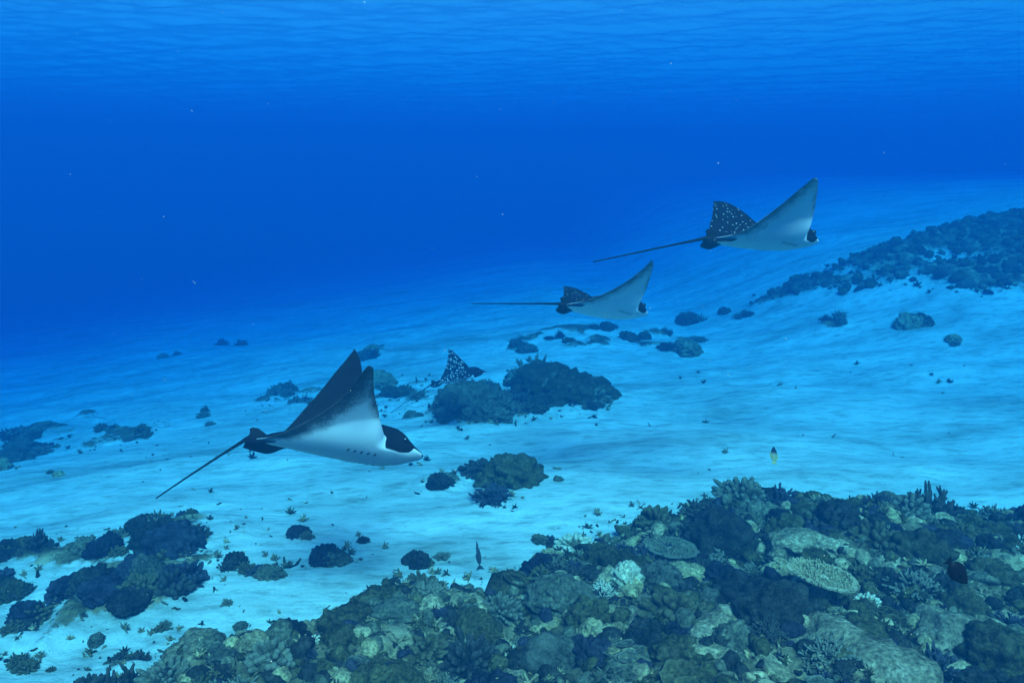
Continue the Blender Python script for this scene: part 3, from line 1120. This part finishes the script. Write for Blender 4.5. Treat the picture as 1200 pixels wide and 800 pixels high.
def rot3(yaw, pi_, ro):
    c, s = math.cos, math.sin
    Rz = np.array([[c(yaw), -s(yaw), 0], [s(yaw), c(yaw), 0], [0, 0, 1]])
    Ry = np.array([[c(pi_), 0, -s(pi_)], [0, 1, 0], [s(pi_), 0, c(pi_)]])
    Rx = np.array([[1, 0, 0], [0, c(ro), -s(ro)], [0, s(ro), c(ro)]])
    return Rz @ Ry @ Rx


def make_ray(p, L_, label, mat, tail_pix, tail_dd, bites=(0, 0), sag=0.0, grey=1.0):
    c = pix(p[0], p[1], p[2])
    M = rot3(*p[3:6])
    root = empty('eagle_ray', c)
    root.rotation_euler = Matrix(M.tolist()).to_euler()
    root.scale = (L_, L_, L_)
    tag(root, label, 'eagle ray', 'eagle rays gliding over the reef')
    tabs = {-1: wing_table(p[6:10]), 1: wing_table(p[10:14])}
    # stations from the near wing tip (negative) across the body to the far wing tip
    sp = np.concatenate([np.linspace(0, .09, 10)[:-1], np.linspace(.09, .19, 18)[:-1], np.linspace(.19, .80, 40)[:-1], np.linspace(.80, S, 14)])
    st = np.concatenate([-sp[::-1], sp[1:]])
    M_ = 34
    xi = (1 - np.cos(np.linspace(0, math.pi, M_))) / 2
    rows, dors, marg, flat, spots = [], [], [], [], []
    for s0 in st:
        side = -1 if s0 < 0 else 1
        s = abs(s0)
        le = float(smooth_interp(s, LEp))
        te = float(smooth_interp(s, TEp) + bite(s, bites[0] if side < 0 else bites[1]))
        le = max(le, te + .004)
        x = te + (le - te) * xi
        up, lo = thickness(x, s + 0 * x, xi, le - te)
        droop = -0.035 * sm((x - .80) / .2) * (1 - sm((s - .13) / .05))
        U = ray_point(x, s + 0 * x, up + droop, side, tabs[side])
        D = ray_point(x, s + 0 * x, -lo + droop, side, tabs[side])
        loop = np.concatenate([U, D[::-1][1:-1]])
        rows.append(loop)
        # the head is dark well down its sides, the belly stays white
        dd = np.concatenate([np.ones(M_), np.zeros(M_ - 2)])
        dd[0] = dd[M_ - 1] = 0.5
        thr = np.interp(x, [.74, .80, .86, .90, .95], [.140, .112, .082, .068, .078])
        hs = sm((s - thr + .012) / .024) * sm((x - .745) / .02) * (1 - sm((s - .150) / .012))
        hs = np.maximum(hs, sm((x - .984) / .010))
        dd[M_:] = hs[::-1][1:-1]
        dd[M_ - 1] = max(.5, hs[-1])
        dors.append(dd)
        dte = (x - te) / .30
        dle = (le - x) / .10
        mg = np.maximum(np.clip(1 - dte, 0, 1) * sm((s - .06) / .12) * .95, np.clip(1 - dle, 0, 1) * sm((s - .25) / .15) * .8)
        mg = np.maximum(mg, sm((s - .38) / .40) * .72) * grey
        marg.append(np.concatenate([mg, mg[::-1][1:-1]]))
        xx = np.concatenate([x, x[::-1][1:-1]])
        flat.append(np.stack([xx, s0 + 0 * xx, 0 * xx], -1))
        spots.append(sm((.80 - xx) / .25) * (1 - .5 * sm((s - .7) / .18)))
    nr, nc = len(rows), 2 * M_ - 2
    V = np.concatenate(rows)
    Fc = grid_faces(nr, nc, True)
    Fs = [tuple(int(i) for i in f) for f in Fc] + [tuple(range(nc))[::-1], tuple((nr - 1) * nc + j for j in range(nc))]
    body = mesh_obj('body', V, Fs, mat, root, attr={'dorsal': np.concatenate(dors), 'margin': np.concatenate(marg), 'flat': np.concatenate(flat), 'spots': np.concatenate(spots)})
    b2 = bmesh.new(); b2.from_mesh(body.data); bmesh.ops.recalc_face_normals(b2, faces=b2.faces); b2.to_mesh(body.data); b2.free()
    # eyes on the sides of the head
    for side in (-1, 1):
        ev, ef = ico(3)
        x = np.array([.875])
        pt = ray_point(x, np.array([.108]), np.array([0.012]), side, tabs[side])[0]
        mesh_obj('eye', ev * (.020, .013, .018) + pt, ef, m_eye, root)
    # gill slits, five on each side of the belly
    for side in (-1, 1):
        for g_ in range(5):
            x0, s0, ln = .70 - .040 * g_, .085 + .010 * g_, .026
            t = np.linspace(-1, 1, 7)
            ssx = s0 + ln * t * .6
            top, bot = [], []
            for sgn, lst in ((1, top), (-1, bot)):
                xx = x0 + .012 * t * 0.6 + sgn * .0065 * (1 - t * t)
                le_, te_ = smooth_interp(ssx, LEp), smooth_interp(ssx, TEp)
                _, lo = thickness(xx, ssx, (xx - te_) / (le_ - te_), le_ - te_)
                lst.append(ray_point(xx, ssx, -lo - .0025, side, tabs[side]))
            Vg = np.concatenate([top[0], bot[0]])
            mesh_obj('gill_slit', Vg, [(j, j + 1, 7 + j + 1, 7 + j) for j in range(6)], m_slit, root)
    # pelvic fins: two rounded flaps beside the tail root
    for side in (-1, 1):
        a = np.linspace(0, 1, 12)
        Vp = []
        for z_ in (.010, -.006):
            for q in np.linspace(0, 1, 6):
                xx = .175 - .235 * a
                w_ = (.034 + .080 * np.sin(math.pi * np.clip(a * .9 + .08, 0, 1)) ** .8) * q
                zz = (z_ * (1 - q * .8)) * (1 - .6 * a) - .042 * q * sm(a / .5) - .022 * (1 - a)
                Vp.append(np.stack([xx - .5 - .02 * q * a, side * (.012 + w_), zz + 0 * a], -1))
        Vp = np.concatenate(Vp)
        f1 = grid_faces(6, 12)
        n1 = 72
        fs = [tuple(int(i) for i in f) for f in f1] + [tuple(int(i) + n1 for i in f[::-1]) for f in f1]
        ring = [j for j in range(12)] + [12 * k_ + 11 for k_ in range(1, 6)] + [60 + j for j in range(10, -1, -1)] + [12 * k_ for k_ in range(4, 0, -1)]
        fs += [(ring[j], ring[(j + 1) % len(ring)], ring[(j + 1) % len(ring)] + n1, ring[j] + n1) for j in range(len(ring))]
        mesh_obj('pelvic_fin', Vp, fs, mat, root, attr={'dorsal': np.concatenate([np.ones(n1), np.full(n1, 0.9)]), 'margin': np.ones(2 * n1), 'flat': Vp, 'spots': np.full(2 * n1, .8)})
    # small dorsal fin standing on the tail root
    prof = [(-.42, .015), (-.46, .040), (-.50, .066), (-.535, .070), (-.55, .058), (-.545, .038), (-.55, .010)]
    Vd = [(x, y, z) for y in (-.007, .007) for x, z in prof]
    nd = len(prof)
    fd = [tuple(range(nd)), tuple(range(2 * nd - 1, nd - 1, -1))] + [(j, nd + j, nd + (j + 1) % nd, (j + 1) % nd) for j in range(nd)]
    mesh_obj('dorsal_fin', Vd, fd, m_tail, root, smooth=False)
    # whip tail
    end = pix(tail_pix[0], tail_pix[1], p[2] + tail_dd)
    e = (M.T @ (end - c)) / L_
    b0, b1 = np.array([-.40, 0, .006]), np.array([-.55, 0, .004])
    t = np.linspace(0, 1, 30)[:, None]
    c1 = b1 + (b1 - b0) * .8
    P = (1 - t) ** 2 * b1 + 2 * t * (1 - t) * (c1 * .12 + (b1 + e) / 2 * .88 + np.array([0, 0, sag * .5])) + t * t * e
    P = np.concatenate([b0[None], P])
    rad = np.concatenate([[.026], np.interp(t[:, 0], [0, .08, .3, 1], [.016, .011, .0075, .0042])])
    Vt, Ft, _ = tubes([P], [rad], 8)
    mesh_obj('tail', Vt, Ft, m_tail, root)
    return root


RAYM = ray_material('eagle_ray_skin', 30, 0.16, (0.007, 0.006, 0.010), (0.35, 0.36, 0.36))
RAYB = ray_material('eagle_ray_skin_plain_back', 30, 0.10, (0.007, 0.006, 0.009), (0.03, 0.03, 0.035))
RAYS = ray_material('eagle_ray_skin_bold_spots', 24, 0.25, (0.010, 0.009, 0.014), (0.85, 0.86, 0.84))
make_ray([400.6, 521.5, 5.40, 0.164, -0.133, -0.594, 0.411, -0.124, 0.459, 0.441, 1.531, -0.176, 0.298, -0.45], 1.1,
         'largest eagle ray, black back and white belly, gliding over pale sand', RAYB, (183, 583.5), -0.2, (0.13, 0.0), grey=0.9)
make_ray([898.1, 279.5, 6.72, 0.411, -0.034, -0.311, 0.477, -0.442, -0.303, 0.219, 1.036, -0.704, 0.435, 0.093], 1.1,
         'highest swimming eagle ray with spread wings against the open blue', RAYM, (695, 307), -0.5, grey=0.72)
make_ray([712.0, 361.0, 7.64, 0.565, -0.157, -0.424, 0.239, 0.079, -0.104, 0.254, 0.894, -0.532, 0.394, 0.034], 1.0,
         'eagle ray with level straight tail flying between two other rays', RAYM, (552.5, 355.6), -0.5, grey=0.75)
make_ray([539.2, 441.6, 10.4, 0.079, 0.248, -0.088, 0.067, 0.019, 0.364, -0.022, 0.673, 0.291, 0.059, 0.161], 0.69,
         'smallest eagle ray showing its white-spotted dark back above hazy corals', RAYS, (458, 483.5), -0.25)

# ------------------------------------------------------------------ fish
def fish_mat(name, a, b, c=None, axis=0):
    m, nt, N, L, bs = new_mat(name)
    tc = N.new('ShaderNodeTexCoord')
    sx = N.new('ShaderNodeSeparateXYZ')
    L.new(tc.outputs['Object'], sx.inputs[0])
    mr = N.new('ShaderNodeMapRange')
    mr.inputs['From Min'].default_value, mr.inputs['From Max'].default_value = -0.5, 0.5
    L.new(sx.outputs[axis], mr.inputs['Value'])
    r = ramp(N, [(0.0, a), (0.52, b), (0.62, c or b)] if c else [(0.0, a), (1.0, b)])
    L.new(mr.outputs[0], r.inputs['Fac'])
    L.new(r.outputs[0], bs.inputs['Base Color'])
    bs.inputs['Roughness'].default_value = 0.5
    bs.inputs['Specular IOR Level'].default_value = 0.08
    return m


def make_fish(name, label, u, v, depth, length, heading, deep, wide, mat, finm, tall_fins=0.12, roll=0.0):
    """heading: picture-plane direction of the head, in degrees from right, counter-clockwise; third value turns it away."""
    c = pix(u, v, depth)
    root = empty(name, c)
    a, away = heading
    h = RT * math.cos(math.radians(a)) * math.cos(math.radians(away)) + UP * math.sin(math.radians(a)) * math.cos(math.radians(away)) + FW * math.sin(math.radians(away))
    n = -FW
    up_ = np.cross(n, h); up_ /= np.linalg.norm(up_)
    if up_[2] < 0: up_ = -up_
    yv = np.cross(up_, h)
    M = Matrix(np.stack([h, yv, up_], 1).tolist()) @ Matrix.Rotation(math.radians(roll), 3, 'X')
    root.rotation_euler = M.to_euler()
    root.scale = (length,) * 3
    tag(root, label, 'fish')
    xs = np.linspace(-.36, .5, 22)
    t = (xs + .36) / .86
    hz = deep * (np.sin(math.pi * np.clip(t, 0, 1) ** .85) ** .75 * .92 + .10 * (1 - t)) * .5
    hy = wide * (np.sin(math.pi * np.clip(t, 0, 1) ** .75) ** .8 * .95 + .05 * (1 - t)) * .5
    hz[-1] = hy[-1] = .004
    ang = np.linspace(0, 2 * math.pi, 16, endpoint=False)
    V = np.stack([np.repeat(xs[:, None], 16, 1), hy[:, None] * np.cos(ang), hz[:, None] * np.sin(ang)], -1).reshape(-1, 3)
    Fs = [tuple(int(i) for i in f) for f in grid_faces(22, 16, True)] + [tuple(range(16))[::-1], tuple(21 * 16 + j for j in range(16))]
    mesh_obj('body', V, Fs, mat, root)

    def fin(nm, pts, th=.008, off=(0, 0, 0), plane='xz'):
        k = len(pts)
        vv = [((p[0], s_, p[1]) if plane == 'xz' else (p[0], p[1] , s_)) for s_ in (-th, th) for p in pts]
        vv = np.array(vv) + off
        ff = [tuple(range(k)), tuple(range(2 * k - 1, k - 1, -1))] + [(j, k + j, k + (j + 1) % k, (j + 1) % k) for j in range(k)]
        mesh_obj(nm, vv, ff, finm, root, smooth=False)
    top = lambda x: float(np.interp(x, xs, hz))
    fx = np.linspace(-.28, .22, 9)
    prof = [(x, top(x) * .9) for x in fx] + [(x - .03, top(x) * .9 + tall_fins * math.sin(math.pi * (.12 + .8 * (1 - (x + .28) / .5))) ** .6) for x in fx[::-1]]
    fin('dorsal_fin', prof)
    fin('anal_fin', [(x, -z) for x, z in prof if x < .08])
    fin('tail_fin', [(-.34, .02), (-.42, .09), (-.52, .15), (-.49, .05), (-.485, 0), (-.49, -.05), (-.52, -.15), (-.42, -.09), (-.34, -.02)])
    for s_ in (-1, 1):
        fin('pectoral_fin', [(.16, 0), (.10, s_ * .05), (.01, s_ * .09), (.03, s_ * .03), (.10, 0)], .004, (0, s_ * float(np.interp(.14, xs, hy)) * .95, -.02), 'xy')
        ev, ef = ico(2)
        mesh_obj('eye', ev * .022 + (.38, s_ * float(np.interp(.38, xs, hy)) * .92, .03), ef, m_eye, root)
    return root


m_dark = fish_mat('black_fish_skin', (0.005, 0.004, 0.008), (0.006, 0.005, 0.008))
m_bi = fish_mat('two_tone_fish_skin', (0.34, 0.30, 0.10), (0.24, 0.25, 0.17), (0.02, 0.022, 0.04))
m_yel = fish_mat('yellow_fin', (0.42, 0.36, 0.10), (0.30, 0.28, 0.14))
m_slim = fish_mat('slender_fish_skin', (0.035, 0.04, 0.05), (0.05, 0.06, 0.075))
make_fish('reef_fish', 'black oval reef fish diving head down over the reef', 1122, 670, 2.6, 0.118, (-47, 12), .46, .2, m_dark, m_dark, .05)
make_fish('reef_fish', 'small fish with dark head and yellow tail rising above sand', 907, 533, 6.0, 0.155, (76, 40), .34, .16, m_bi, m_yel, .05)
make_fish('trumpetfish', 'thin dark trumpetfish hanging upright at the reef edge', 560.5, 650, 6.3, 0.225, (98, 5), .12, .09, m_slim, m_slim, .04)

# ------------------------------------------------------------------ specks drifting in the water
Vs_, Fs_ = [], []
oc = np.array([(1, 0, 0), (-1, 0, 0), (0, 1, 0), (0, -1, 0), (0, 0, 1), (0, 0, -1)], float)
of = np.array([(0, 2, 4), (2, 1, 4), (1, 3, 4), (3, 0, 4), (2, 0, 5), (1, 2, 5), (3, 1, 5), (0, 3, 5)])
for i in range(170):
    p_ = pix(rng.uniform(-150, 1350), rng.uniform(-100, 900), rng.uniform(1.2, 4.0))
    Vs_.append(oc * rng.uniform(0.0005, 0.0013, 3) + p_)
    Fs_.append(of + 6 * i)
tag(mesh_obj('drifting_specks', np.concatenate(Vs_), np.concatenate(Fs_), MAT['cream'], smooth=False, attr={'tip': np.ones(170 * 6)}),
    'tiny pale specks drifting in the open water', 'plankton', kind='stuff')

# tidy: every label group is final
print('objects', len(scene.objects), 'tris', sum(len(o.data.loops) - 2 * len(o.data.polygons) for o in scene.objects if o.type == 'MESH' and o.data.users < 2))
